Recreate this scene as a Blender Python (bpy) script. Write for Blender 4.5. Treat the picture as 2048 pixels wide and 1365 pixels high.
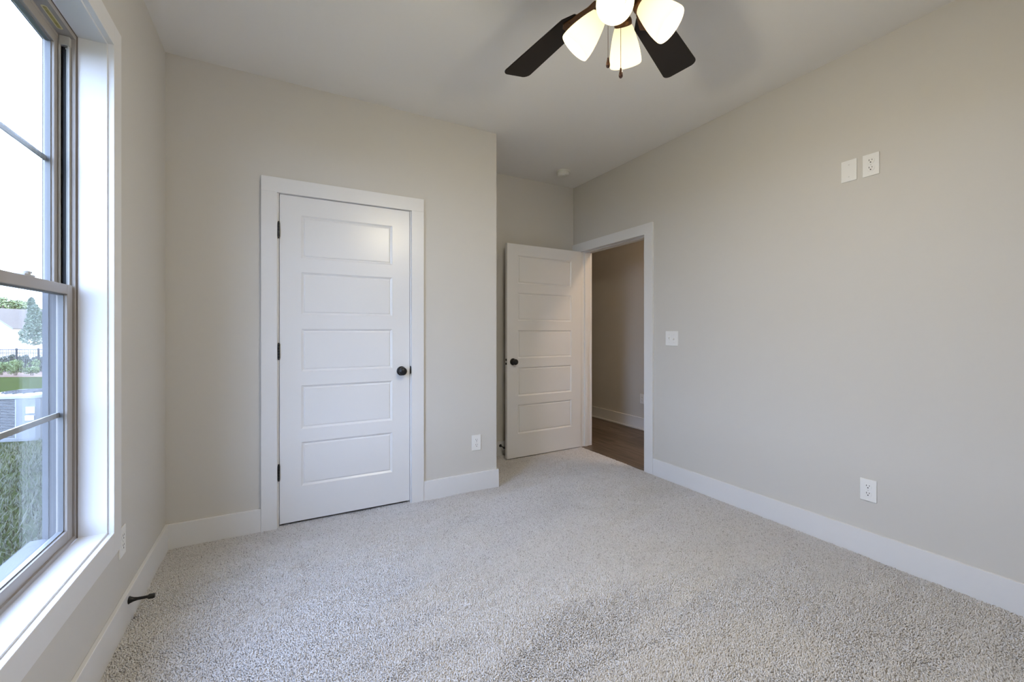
import bpy, bmesh, math, random
import numpy as np
from mathutils import Vector, Matrix, noise

for o in list(bpy.data.objects):
    bpy.data.objects.remove(o, do_unlink=True)
scene = bpy.context.scene
COL = scene.collection
R_ = math.radians

# ------------------------------------------------------------------ camera
YAW = 0.4953
CAMZ = 1.1965
cam_d = bpy.data.cameras.new('camera')
cam_d.sensor_width = 36.0
cam_d.lens = 854.35 / 2048 * 36.0
cam_d.shift_y = -16.83 / 2048
cam_d.clip_start = 0.02
cam_d.clip_end = 500
cam = bpy.data.objects.new('camera', cam_d)
cam.location = (0, 0, CAMZ)
cam.rotation_euler = (math.pi / 2, 0, -YAW)
COL.objects.link(cam)
scene.camera = cam

# ------------------------------------------------------------------ world, sun, exposure
LAMP_W = 14.5           # watts of the lamp near each shade's mouth
SKY_STRENGTH = 11.0
SUN_STRENGTH = 3.2
LAMP_L = 120.0          # radiance of the four bulbs in the fan
w = bpy.data.worlds.new('sky')
scene.world = w
w.use_nodes = True
nt = w.node_tree
nt.nodes.clear()
out = nt.nodes.new('ShaderNodeOutputWorld')
bg = nt.nodes.new('ShaderNodeBackground')
ramp = nt.nodes.new('ShaderNodeValToRGB')
sep = nt.nodes.new('ShaderNodeSeparateXYZ')
tc = nt.nodes.new('ShaderNodeTexCoord')
nt.links.new(tc.outputs['Generated'], sep.inputs[0])
nt.links.new(sep.outputs['Z'], ramp.inputs[0])
ramp.color_ramp.elements[0].position = 0.0
ramp.color_ramp.elements[0].color = (0.565, 0.695, 1.0, 1)
ramp.color_ramp.elements[1].position = 0.9
ramp.color_ramp.elements[1].color = (0.45, 0.60, 1.0, 1)
nt.links.new(ramp.outputs[0], bg.inputs[0])
bg.inputs[1].default_value = SKY_STRENGTH
nt.links.new(bg.outputs[0], out.inputs[0])

sun_d = bpy.data.lights.new('sun', 'SUN')
sun_d.energy = SUN_STRENGTH
sun_d.angle = R_(2)
sun_d.color = (1.0, 0.95, 0.86)
sun = bpy.data.objects.new('sun', sun_d)
sun.rotation_euler = Vector((-0.48, -0.46, -0.74)).to_track_quat('-Z', 'Y').to_euler()
COL.objects.link(sun)

scene.view_settings.view_transform = 'Standard'
scene.view_settings.look = 'None'
scene.view_settings.gamma = 1.0
scene.view_settings.use_curve_mapping = False
scene.view_settings.exposure = 0.57
cy = scene.cycles
cy.use_denoising = True
cy.max_bounces = 10
cy.diffuse_bounces = 6
cy.glossy_bounces = 4
cy.transmission_bounces = 6
cy.transparent_max_bounces = 12
cy.caustics_reflective = False
cy.caustics_refractive = False
cy.sample_clamp_indirect = 15.0

# ------------------------------------------------------------------ room measures (metres)
L, RR, D1, D2, H, XC = -0.5622, 2.7573, 2.9789, 3.7177, 2.743, 1.4717
BACK = -0.69
BH, BT = 0.138, 0.015
HALL = 3.90

# ------------------------------------------------------------------ materials
def mat(name, color, rough=0.5, metallic=0.0, spec=0.5, bump=None, var=None):
    m = bpy.data.materials.new(name)
    m.use_nodes = True
    t = m.node_tree
    b = t.nodes['Principled BSDF']
    b.inputs['Base Color'].default_value = (*color, 1)
    b.inputs['Roughness'].default_value = rough
    b.inputs['Metallic'].default_value = metallic
    b.inputs['Specular IOR Level'].default_value = spec
    co = None
    if bump or var:
        co = t.nodes.new('ShaderNodeTexCoord')
    if bump:
        scale, strength, dist = bump
        n = t.nodes.new('ShaderNodeTexNoise')
        n.inputs['Scale'].default_value = scale
        n.inputs['Detail'].default_value = 3
        bp = t.nodes.new('ShaderNodeBump')
        bp.inputs['Strength'].default_value = strength
        bp.inputs['Distance'].default_value = dist
        t.links.new(co.outputs['Object'], n.inputs['Vector'])
        t.links.new(n.outputs[0], bp.inputs['Height'])
        t.links.new(bp.outputs[0], b.inputs['Normal'])
    if var:
        scale, c2 = var
        n = t.nodes.new('ShaderNodeTexNoise')
        n.inputs['Scale'].default_value = scale
        n.inputs['Detail'].default_value = 4
        r = t.nodes.new('ShaderNodeValToRGB')
        r.color_ramp.elements[0].position = 0.35
        r.color_ramp.elements[1].position = 0.65
        r.color_ramp.elements[0].color = (*color, 1)
        r.color_ramp.elements[1].color = (*c2, 1)
        t.links.new(co.outputs['Object'], n.inputs['Vector'])
        t.links.new(n.outputs[0], r.inputs[0])
        t.links.new(r.outputs[0], b.inputs['Base Color'])
    return m

M_WALL = mat('greige_wall_paint', (0.605, 0.585, 0.550), 0.62, spec=0.3, bump=(260, 0.05, 0.001))
M_CEIL = mat('ceiling_paint', (0.80, 0.79, 0.77), 0.9, spec=0.1, bump=(200, 0.05, 0.001))
M_TRIM = mat('white_trim_paint', (0.73, 0.73, 0.735), 0.34, spec=0.5)
M_DOOR = mat('white_door_paint', (0.74, 0.74, 0.745), 0.30, spec=0.5, bump=(90, 0.03, 0.001))
M_BLACK = mat('oil_rubbed_black_metal', (0.016, 0.016, 0.018), 0.32, metallic=0.4)
M_BLADE = mat('espresso_blade', (0.0085, 0.006, 0.005), 0.5, spec=0.25, var=(14, (0.0065, 0.0045, 0.0038)))
M_BRONZE = mat('oiled_bronze', (0.15, 0.075, 0.035), 0.35, metallic=0.85)
M_PENDANT = mat('dark_bronze_pull', (0.10, 0.05, 0.04), 0.25, metallic=0.7)
M_PLATE = mat('white_plastic_plate', (0.80, 0.80, 0.79), 0.35)
M_SLOT = mat('dark_slot', (0.02, 0.02, 0.02), 0.6)
M_SCREW = mat('screw_paint', (0.62, 0.62, 0.61), 0.4)
M_VINYL = mat('tan_vinyl', (0.34, 0.312, 0.285), 0.38)
M_VINYL2 = mat('pale_grey_vinyl', (0.44, 0.435, 0.42), 0.38)
M_TRACK = mat('dark_track', (0.035, 0.038, 0.042), 0.5)
M_CORD = mat('pale_cord', (0.66, 0.66, 0.62), 0.5)
M_MUNTIN = mat('grey_tan_muntin', (0.32, 0.31, 0.305), 0.4)
M_BEAD = mat('grey_glazing_bead', (0.17, 0.175, 0.18), 0.4)
M_OUTVINYL = mat('outer_vinyl_shade_tone', (0.125, 0.130, 0.140), 0.8, spec=0.1)  # shade on the frame's outer half, put into a darker, bluer vinyl colour
M_SEAL_SHADOW = mat('weather_strip_and_shadow_gap', (0.16, 0.13, 0.11), 0.8)  # for the weather strip and the drawn-in shadow gap at the jamb
M_STICK = mat('yellow_sticker', (0.50, 0.42, 0.12), 0.4, var=(60, (0.30, 0.25, 0.07)))
M_STICKRIM = mat('pale_sticker_rim', (0.66, 0.60, 0.36), 0.4)
M_DET = mat('detector_plastic', (0.74, 0.74, 0.70), 0.45)
M_CONC = mat('pale_concrete', (0.42, 0.41, 0.39), 0.9, var=(0.4, (0.37, 0.36, 0.35)))
M_FENCE = mat('black_aluminium', (0.022, 0.022, 0.024), 0.5)
M_SIDING = mat('pale_brick', (0.42, 0.37, 0.315), 0.9)
M_ROOF = mat('brown_grey_shingle', (0.082, 0.064, 0.047), 0.9, var=(3, (0.066, 0.052, 0.040)))
M_DKTRIM = mat('dark_fascia', (0.08, 0.08, 0.08), 0.6)
M_ACMETAL = mat('grey_steel_casing', (0.15, 0.155, 0.16), 0.5)
M_ACTOP = mat('light_grey_top', (0.26, 0.27, 0.275), 0.5)
M_ACDARK = mat('dark_louver_gap', (0.030, 0.032, 0.034), 0.6)
M_ACLABEL = mat('white_label', (0.60, 0.61, 0.62), 0.5)
M_BARK = mat('bark', (0.14, 0.10, 0.07), 0.9)
M_MULCH = mat('bark_mulch', (0.12, 0.065, 0.035), 0.95, var=(12, (0.08, 0.045, 0.03)))

def leaf_mat(name, c1, c2):
    m = bpy.data.materials.new(name)
    m.use_nodes = True
    t = m.node_tree
    b = t.nodes['Principled BSDF']
    b.inputs['Roughness'].default_value = 0.6
    g = t.nodes.new('ShaderNodeNewGeometry')
    r = t.nodes.new('ShaderNodeValToRGB')
    r.color_ramp.elements[0].color = (*c1, 1)
    r.color_ramp.elements[1].color = (*c2, 1)
    t.links.new(g.outputs['Random Per Island'], r.inputs[0])
    t.links.new(r.outputs[0], b.inputs['Base Color'])
    return m

M_LEAF_A = leaf_mat('yellow_green_leaves', (0.06, 0.085, 0.018), (0.13, 0.15, 0.045))
M_LEAF_B = leaf_mat('dull_green_needles', (0.045, 0.065, 0.035), (0.09, 0.11, 0.065))
M_LEAF_C = leaf_mat('dark_shrub_leaves', (0.030, 0.044, 0.020), (0.065, 0.078, 0.040))
M_LEAF_D = leaf_mat('bright_shrub_leaves', (0.07, 0.105, 0.022), (0.14, 0.17, 0.06))
M_BLADEGRASS = leaf_mat('grass_blades', (0.016, 0.021, 0.007), (0.052, 0.055, 0.024))
M_LAWN = mat('lawn_soil_and_grass', (0.020, 0.028, 0.008), 1.0, spec=0.0, var=(1.3, (0.030, 0.038, 0.012)))

def carpet_mat():
    m = bpy.data.materials.new('grey_cut_pile')
    m.use_nodes = True
    t = m.node_tree
    b = t.nodes['Principled BSDF']
    b.inputs['Roughness'].default_value = 1.0
    b.inputs['Specular IOR Level'].default_value = 0.05
    b.inputs['Sheen Weight'].default_value = 0.15
    g = t.nodes.new('ShaderNodeNewGeometry')
    r = t.nodes.new('ShaderNodeValToRGB')
    e = r.color_ramp.elements
    e[0].position = 0.0
    e[0].color = (0.36, 0.335, 0.325, 1)
    e[1].position = 1.0
    e[1].color = (0.73, 0.71, 0.71, 1)
    x = e.new(0.07); x.color = (0.58, 0.56, 0.555, 1)
    x = e.new(0.5); x.color = (0.665, 0.645, 0.642, 1)
    t.links.new(g.outputs['Random Per Island'], r.inputs[0])
    t.links.new(r.outputs[0], b.inputs['Base Color'])
    return m
M_PILE = carpet_mat()
M_BACKING = mat('carpet_backing', (0.60, 0.575, 0.56), 1.0, spec=0.0)

def wood_mat():
    m = bpy.data.materials.new('hall_planks')
    m.use_nodes = True
    t = m.node_tree
    b = t.nodes['Principled BSDF']
    b.inputs['Roughness'].default_value = 0.42
    co = t.nodes.new('ShaderNodeTexCoord')
    mp = t.nodes.new('ShaderNodeMapping')
    mp.inputs['Rotation'].default_value = (0, 0, math.pi / 2)
    br = t.nodes.new('ShaderNodeTexBrick')
    br.inputs['Scale'].default_value = 1.0
    br.inputs['Brick Width'].default_value = 1.2
    br.inputs['Row Height'].default_value = 0.165
    br.inputs['Mortar Size'].default_value = 0.0012
    br.inputs['Color1'].default_value = (0.10, 0.072, 0.052, 1)
    br.inputs['Color2'].default_value = (0.19, 0.142, 0.108, 1)
    br.inputs['Mortar'].default_value = (0.06, 0.04, 0.03, 1)
    mp2 = t.nodes.new('ShaderNodeMapping')
    mp2.inputs['Scale'].default_value = (14, 1.3, 1)
    n = t.nodes.new('ShaderNodeTexNoise')
    n.inputs['Scale'].default_value = 2.2
    n.inputs['Detail'].default_value = 6
    r = t.nodes.new('ShaderNodeValToRGB')
    r.color_ramp.elements[0].position = 0.3
    r.color_ramp.elements[1].position = 0.7
    r.color_ramp.elements[0].color = (0.45, 0.42, 0.40, 1)
    r.color_ramp.elements[1].color = (1.25, 1.25, 1.25, 1)
    mx = t.nodes.new('ShaderNodeMix')
    mx.data_type = 'RGBA'
    mx.blend_type = 'MULTIPLY'
    mx.inputs['Factor'].default_value = 1.0
    t.links.new(co.outputs['Object'], mp.inputs['Vector'])
    t.links.new(mp.outputs[0], br.inputs['Vector'])
    t.links.new(co.outputs['Object'], mp2.inputs['Vector'])
    t.links.new(mp2.outputs[0], n.inputs['Vector'])
    t.links.new(n.outputs[0], r.inputs[0])
    t.links.new(br.outputs['Color'], mx.inputs['A'])
    t.links.new(r.outputs[0], mx.inputs['B'])
    t.links.new(mx.outputs['Result'], b.inputs['Base Color'])
    return m
M_WOOD = wood_mat()

def glass_mat():
    """Clear window glass: light passes straight through, reflection grows at grazing angles (both faces alike)."""
    m = bpy.data.materials.new('window_glass')
    m.use_nodes = True
    t = m.node_tree
    t.nodes.clear()
    o = t.nodes.new('ShaderNodeOutputMaterial')
    mix = t.nodes.new('ShaderNodeMixShader')
    tr = t.nodes.new('ShaderNodeBsdfTransparent')
    tr.inputs[0].default_value = (0.95, 0.97, 0.965, 1)
    gl = t.nodes.new('ShaderNodeBsdfGlossy')
    gl.inputs['Roughness'].default_value = 0.0
    geo = t.nodes.new('ShaderNodeNewGeometry')
    dot = t.nodes.new('ShaderNodeVectorMath'); dot.operation = 'DOT_PRODUCT'
    ab = t.nodes.new('ShaderNodeMath'); ab.operation = 'ABSOLUTE'
    one = t.nodes.new('ShaderNodeMath'); one.operation = 'SUBTRACT'; one.inputs[0].default_value = 1.0
    pw = t.nodes.new('ShaderNodeMath'); pw.operation = 'POWER'; pw.inputs[1].default_value = 5.0
    ma = t.nodes.new('ShaderNodeMath'); ma.operation = 'MULTIPLY_ADD'; ma.inputs[1].default_value = 0.96; ma.inputs[2].default_value = 0.04
    t.links.new(geo.outputs['Incoming'], dot.inputs[0])
    t.links.new(geo.outputs['Normal'], dot.inputs[1])
    t.links.new(dot.outputs['Value'], ab.inputs[0])
    t.links.new(ab.outputs[0], one.inputs[1])
    t.links.new(one.outputs[0], pw.inputs[0])
    t.links.new(pw.outputs[0], ma.inputs[0])
    t.links.new(ma.outputs[0], mix.inputs[0])
    t.links.new(tr.outputs[0], mix.inputs[1])
    t.links.new(gl.outputs[0], mix.inputs[2])
    t.links.new(mix.outputs[0], o.inputs[0])
    return m
M_GLASS = glass_mat()

def globe_mat():
    m = bpy.data.materials.new('lit_frosted_glass')
    m.use_nodes = True
    t = m.node_tree
    t.nodes.clear()
    o = t.nodes.new('ShaderNodeOutputMaterial')
    a = t.nodes.new('ShaderNodeAddShader')
    mix = t.nodes.new('ShaderNodeMixShader'); mix.inputs[0].default_value = 0.55
    d = t.nodes.new('ShaderNodeBsdfDiffuse'); d.inputs[0].default_value = (0.030, 0.026, 0.019, 1)
    tl = t.nodes.new('ShaderNodeBsdfTranslucent'); tl.inputs[0].default_value = (0.034, 0.028, 0.018, 1)
    e = t.nodes.new('ShaderNodeEmission'); e.inputs[0].default_value = (1.0, 0.83, 0.54, 1); e.inputs[1].default_value = 0.40
    t.links.new(d.outputs[0], mix.inputs[1]); t.links.new(tl.outputs[0], mix.inputs[2])
    t.links.new(mix.outputs[0], a.inputs[0]); t.links.new(e.outputs[0], a.inputs[1])
    t.links.new(a.outputs[0], o.inputs[0])
    return m
M_GLOBE = globe_mat()
def globe_in_mat():
    m = bpy.data.materials.new('shade_inside_glass')
    m.use_nodes = True
    t = m.node_tree
    t.nodes.clear()
    o = t.nodes.new('ShaderNodeOutputMaterial')
    mix = t.nodes.new('ShaderNodeMixShader'); mix.inputs[0].default_value = 0.35
    tr = t.nodes.new('ShaderNodeBsdfTransparent')
    d = t.nodes.new('ShaderNodeBsdfDiffuse'); d.inputs[0].default_value = (0.06, 0.052, 0.036, 1)
    t.links.new(tr.outputs[0], mix.inputs[1]); t.links.new(d.outputs[0], mix.inputs[2])
    t.links.new(mix.outputs[0], o.inputs[0])
    return m
M_GLOBEIN = globe_in_mat()

def emit_mat(name, color, strength):
    m = bpy.data.materials.new(name)
    m.use_nodes = True
    t = m.node_tree
    t.nodes.clear()
    o = t.nodes.new('ShaderNodeOutputMaterial')
    e = t.nodes.new('ShaderNodeEmission'); e.inputs[0].default_value = (*color, 1); e.inputs[1].default_value = strength
    t.links.new(e.outputs[0], o.inputs[0])
    return m
M_BULB = emit_mat('lit_bulb', (1.0, 0.91, 0.73), LAMP_L)
M_HALLBULB = emit_mat('hall_lens', (1.0, 0.72, 0.46), 72.0)

# ------------------------------------------------------------------ mesh helpers
class MB:
    def __init__(self):
        self.bm = bmesh.new()
    def box(self, x0, x1, y0, y1, z0, z1, bevel=0.0, segs=2, mtx=None):
        if x1 < x0: x0, x1 = x1, x0
        if y1 < y0: y0, y1 = y1, y0
        if z1 < z0: z0, z1 = z1, z0
        b = bmesh.new()
        bmesh.ops.create_cube(b, size=1.0)
        bmesh.ops.scale(b, vec=(x1 - x0, y1 - y0, z1 - z0), verts=b.verts)
        bmesh.ops.translate(b, vec=((x0 + x1) / 2, (y0 + y1) / 2, (z0 + z1) / 2), verts=b.verts)
        if bevel:
            bmesh.ops.bevel(b, geom=b.edges[:], offset=bevel, segments=segs, affect='EDGES', profile=0.5)
        return self._merge(b, mtx)
    def _merge(self, b, mtx=None):
        if mtx is not None:
            bmesh.ops.transform(b, matrix=mtx, verts=b.verts)
        me = bpy.data.meshes.new('tmp')
        b.to_mesh(me); b.free()
        self.bm.from_mesh(me)
        bpy.data.meshes.remove(me)
        return self
    def lathe(self, prof, segs=32, mtx=None, cap=True):
        """prof: (radius, height) pairs turned about local Z."""
        b = bmesh.new()
        rings = []
        for r, h in prof:
            if r < 1e-6:
                rings.append([b.verts.new((0, 0, h))])
            else:
                rings.append([b.verts.new((r * math.cos(2 * math.pi * k / segs), r * math.sin(2 * math.pi * k / segs), h)) for k in range(segs)])
        for a, c in zip(rings, rings[1:]):
            for k in range(segs):
                k2 = (k + 1) % segs
                if len(a) == 1 and len(c) == 1: continue
                if len(a) == 1: b.faces.new((a[0], c[k], c[k2]))
                elif len(c) == 1: b.faces.new((a[k], a[k2], c[0]))
                else: b.faces.new((a[k], a[k2], c[k2], c[k]))
        if cap:
            if len(rings[0]) > 1: b.faces.new(list(reversed(rings[0])))
            if len(rings[-1]) > 1: b.faces.new(rings[-1])
        bmesh.ops.recalc_face_normals(b, faces=b.faces)
        return self._merge(b, mtx)
    def prism(self, pts, h0, h1, mtx=None, bevel=0.0):
        """Polygon pts (x, y) pushed from z = h0 to h1."""
        b = bmesh.new()
        lo = [b.verts.new((x, y, h0)) for x, y in pts]
        hi = [b.verts.new((x, y, h1)) for x, y in pts]
        b.faces.new(list(reversed(lo))); b.faces.new(hi)
        n = len(pts)
        for k in range(n):
            b.faces.new((lo[k], lo[(k + 1) % n], hi[(k + 1) % n], hi[k]))
        bmesh.ops.recalc_face_normals(b, faces=b.faces)
        if bevel:
            es = [e for e in b.edges if abs(e.verts[0].co.z - e.verts[1].co.z) < 1e-7]
            bmesh.ops.bevel(b, geom=es, offset=bevel, segments=2, affect='EDGES', profile=0.5)
        return self._merge(b, mtx)
    def tube(self, p, q, r, segs=10, r2=None):
        p, q = Vector(p), Vector(q)
        d = q - p
        m = Matrix.Translation(p) @ d.to_track_quat('Z', 'Y').to_matrix().to_4x4()
        return self.lathe([(r, 0), (r if r2 is None else r2, d.length)], segs, m)
    def ball(self, c, r, sub=1):
        b = bmesh.new()
        bmesh.ops.create_icosphere(b, subdivisions=sub, radius=r)
        bmesh.ops.translate(b, vec=c, verts=b.verts)
        return self._merge(b)
    def build(self, name, material, parent=None, smooth=False, kind=None, loc=None):
        me = bpy.data.meshes.new(name)
        self.bm.to_mesh(me); self.bm.free()
        me.materials.append(material)
        if smooth:
            for p in me.polygons: p.use_smooth = True
            try: me.set_sharp_from_angle(angle=R_(38))
            except Exception: pass
        o = bpy.data.objects.new(name, me)
        COL.objects.link(o)
        if parent is not None: o.parent = parent
        if loc is not None: o.location = loc
        if kind: o['kind'] = kind
        return o

def mesh_obj(name, verts, faces, material, parent=None):
    me = bpy.data.meshes.new(name)
    me.from_pydata(verts, [], faces)
    me.update()
    me.materials.append(material)
    o = bpy.data.objects.new(name, me)
    COL.objects.link(o)
    if parent is not None: o.parent = parent
    return o

def tag(o, label, cat, group=None, kind=None):
    o['label'] = label
    o['category'] = cat
    if group: o['group'] = group
    if kind: o['kind'] = kind
    return o

def thing(name, label, cat, loc=(0, 0, 0), rz=0.0, group=None, kind=None):
    o = bpy.data.objects.new(name, None)
    o.empty_display_size = 0.05
    COL.objects.link(o)
    o.location = loc
    o.rotation_euler = (0, 0, rz)
    return tag(o, label, cat, group, kind)

def copy_tree(o, parent=None):
    c = o.copy()
    COL.objects.link(c)
    if parent is not None:
        c.parent = parent
    for ch in list(o.children):
        copy_tree(ch, c)
    return c

def structure(o, label, cat):
    return tag(o, label, cat, kind='structure')

def boxes(name, material, bl, parent=None, bevel=0.0, **k):
    m = MB()
    for b in bl: m.box(*b, bevel=bevel)
    return m.build(name, material, parent, **k)

# ------------------------------------------------------------------ room shell
# window opening in the left wall and door openings
WY1, WZ0, WZ1 = 2.087, 0.460, 2.256
WY0 = 1.147
OUTX = L - 0.17
structure(boxes('wall_left', M_WALL, [
    (OUTX, L, BACK - .12, WY0 - .018, -.05, H), (OUTX, L, WY1 + .018, D2 + .12, -.05, H),
    (OUTX, L, WY0 - .018, WY1 + .018, -.05, WZ0 - .018), (OUTX, L, WY0 - .018, WY1 + .018, WZ1 + .018, H)]),
    'greige wall with the tall double-hung window', 'wall')
CX0, CX1, CZ = -0.030, 0.812, 2.062       # rough opening of the closet door
structure(boxes('wall_front', M_WALL, [
    (L, CX0, D1, D1 + .115, -.05, H), (CX1, XC, D1, D1 + .115, -.05, H), (CX0, CX1, D1, D1 + .115, CZ, H)]),
    'greige closet wall around the closed white door', 'wall')
structure(boxes('wall_return', M_WALL, [(XC - .115, XC, D1 + .115, D2, -.05, H)]),
          'short greige wall turning back beside the open door', 'wall')
structure(boxes('wall_alcove', M_WALL, [(L, RR + .12, D2, D2 + .12, -.05, H)]),
          'shaded greige wall behind the open door', 'wall')
EY0, EY1, EZ = 2.672, 3.594, 2.056        # rough opening of the entry door
structure(boxes('wall_right', M_WALL, [
    (RR, RR + .12, BACK - .12, EY0, -.05, H), (RR, RR + .12, EY1, D2, -.05, H), (RR, RR + .12, EY0, EY1, EZ, H)]),
    'long greige wall with the outlets and the doorway', 'wall')
structure(boxes('wall_back', M_WALL, [(L, RR, BACK - .12, BACK, -.05, H)]), 'greige wall behind the viewer', 'wall')
structure(boxes('ceiling', M_CEIL, [(OUTX, HALL + .12, BACK - .12, 6.2, H, H + .12)]), 'flat pale ceiling over the bedroom', 'ceiling')
structure(boxes('wall_hall', M_WALL, [(HALL, HALL + .12, .6, 6.2, -.05, H), (RR + .12, HALL, .6, .72, -.05, H), (RR + .12, HALL, 6.08, 6.2, -.05, H),
                                     (RR, RR + .12, D2 + .12, 6.2, -.05, H)]),
          'dim greige hallway wall seen through the doorway', 'wall')
structure(boxes('floor_hall', M_WOOD, [(RR - .002, HALL, .72, 6.08, -.06, 0.004)]), 'brown wood plank hallway floor beyond the doorway', 'floor')
structure(boxes('floor', M_BACKING, [(L, RR - .002, BACK, D2, -.06, -.004)]), 'carpet backing under the grey carpet pile', 'floor')
structure(boxes('wall_exterior', M_SIDING, [(OUTX, OUTX + .12, D2 + .12, 14.0, -.6, 3.0), (OUTX, OUTX + .12, -4, BACK - .12, -.6, 3.0)]),
          'outside wall running on beyond the window', 'wall')

# baseboards
def baseboard(name, bl, label):
    m = MB()
    for b in bl: m.box(*b, bevel=0.0015, segs=1)
    return structure(m.build(name, M_TRIM), label, 'baseboard')
baseboard('baseboard_left', [(L, L + BT, BACK, D1 - BT, -.004, BH)], 'white baseboard along the window wall')
baseboard('baseboard_front', [(L, -.107, D1 - BT, D1, -.004, BH), (.890, XC + BT, D1 - BT, D1, -.004, BH)], 'white baseboard along the closet wall')
baseboard('baseboard_return', [(XC, XC + BT, D1, D2 - BT, -.004, BH)], 'white baseboard on the short return wall')
baseboard('baseboard_alcove', [(XC, RR, D2 - BT, D2, -.004, BH)], 'white baseboard behind the open door')
baseboard('baseboard_right', [(RR - BT, RR, BACK, 2.592, -.004, BH)], 'long white baseboard below the wall outlets')
baseboard('baseboard_hall', [(HALL - BT, HALL, .72, 6.08, .004, .150), (HALL - BT - .014, HALL - BT, .72, 6.08, .004, .022)], 'white baseboard along the hallway wall')

# ------------------------------------------------------------------ carpet pile: real tufts
def carpet():
    rng = np.random.default_rng(7)
    step = 0.0053
    xs = np.arange(L + .016, RR - .006, step)
    ys = np.arange(BACK + .004, D2 - .016, step)
    X, Y = np.meshgrid(xs, ys)
    X = X.ravel() + rng.uniform(-.5, .5, X.size) * step
    Y = Y.ravel() + rng.uniform(-.5, .5, Y.size) * step
    keep = ~((Y > D1 - .017) & (X < XC + .017))
    keep |= (Y > D1 - .017) & (Y < D1 + .03) & (X > CX0 + .016) & (X < CX1 - .016)
    keep &= ~((X > RR - .017) & ((Y < 2.592) | (Y > 3.57)))
    X, Y = X[keep], Y[keep]
    n = X.size
    # vacuum strokes: the pile leans one way or the other in long slanting patches
    lean = np.empty(n); dirn = np.empty(n)
    gx = np.linspace(L - .1, RR + .1, 140); gy = np.linspace(BACK - .1, D2 + .1, 220)
    G = np.empty((gy.size, gx.size)); Dg = np.empty_like(G); Tg = np.empty_like(G)
    ca, sa = math.cos(R_(9)), math.sin(R_(9))
    for j, yy in enumerate(gy):
        for i, xx in enumerate(gx):
            u, v = xx * ca + yy * sa, -xx * sa + yy * ca
            G[j, i] = noise.noise((u * .8, v * 3.0, 1.7)) + .75 * noise.noise((u * 2.0, v * 9.0, 6.2)) + .35 * noise.noise((u * 6.0, v * 16.0, 3.4))
            Tg[j, i] = noise.noise((u * 2.6, v * 8.0, 21.7)) + .6 * noise.noise((u * 7.0, v * 19.0, 33.1))
            Dg[j, i] = noise.noise((u * 1.1, v * 2.0, 11.3))
    fi = (X - gx[0]) / (gx[1] - gx[0]); fj = (Y - gy[0]) / (gy[1] - gy[0])
    i0 = fi.astype(int); j0 = fj.astype(int); a = fi - i0; b = fj - j0
    def samp(Q): return Q[j0, i0] * (1 - a) * (1 - b) + Q[j0, i0 + 1] * a * (1 - b) + Q[j0 + 1, i0] * (1 - a) * b + Q[j0 + 1, i0 + 1] * a * b
    g = np.tanh(samp(G) * 3.2)
    th = R_(30) + samp(Dg) * 1.2
    amt = .0042 * g + .0008
    dx = amt * np.cos(th) + rng.normal(0, .0018, n)
    dy = amt * np.sin(th) + rng.normal(0, .0018, n)
    tread = np.clip((samp(Tg) - .18) / .22, 0, 1)          # scuffed dashes where the pile is pressed and ruffled
    h = rng.uniform(.0088, .0112, n) * (1 - .30 * tread)
    dx += rng.normal(0, .0030, n) * tread; dy += rng.normal(0, .0030, n) * tread
    r = rng.uniform(.0031, .0041, n)
    ph = rng.uniform(0, 2 * math.pi, n)
    V = np.empty((n, 7, 3))
    for k in range(3):
        an = ph + k * 2 * math.pi / 3
        V[:, k, 0] = X + r * np.cos(an); V[:, k, 1] = Y + r * np.sin(an); V[:, k, 2] = -.005
        an2 = an + .7
        V[:, 3 + k, 0] = X + dx * .6 + r * 1.05 * np.cos(an2); V[:, 3 + k, 1] = Y + dy * .6 + r * 1.05 * np.sin(an2); V[:, 3 + k, 2] = -.005 + h * .68
    V[:, 6, 0] = X + dx; V[:, 6, 1] = Y + dy; V[:, 6, 2] = -.005 + h
    base = (np.arange(n) * 7)[:, None]
    tri = np.array([[0, 1, 4], [0, 4, 3], [1, 2, 5], [1, 5, 4], [2, 0, 3], [2, 3, 5], [3, 4, 6], [4, 5, 6], [5, 3, 6]])
    F = (base[:, :, None] + tri[None]).reshape(-1, 3)
    me = bpy.data.meshes.new('carpet_pile')
    me.vertices.add(n * 7)
    me.vertices.foreach_set('co', V.ravel())
    me.loops.add(F.size)
    me.loops.foreach_set('vertex_index', F.ravel().astype(np.int32))
    me.polygons.add(F.shape[0])
    me.polygons.foreach_set('loop_start', np.arange(0, F.size, 3, dtype=np.int32))
    me.polygons.foreach_set('use_smooth', np.ones(F.shape[0], dtype=bool))
    me.update(calc_edges=True)
    me.materials.append(M_PILE)
    o = bpy.data.objects.new('carpet_pile', me)
    COL.objects.link(o)
    return tag(o, 'light grey cut pile carpet covering the bedroom floor', 'carpet', kind='stuff')
carpet()

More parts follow.
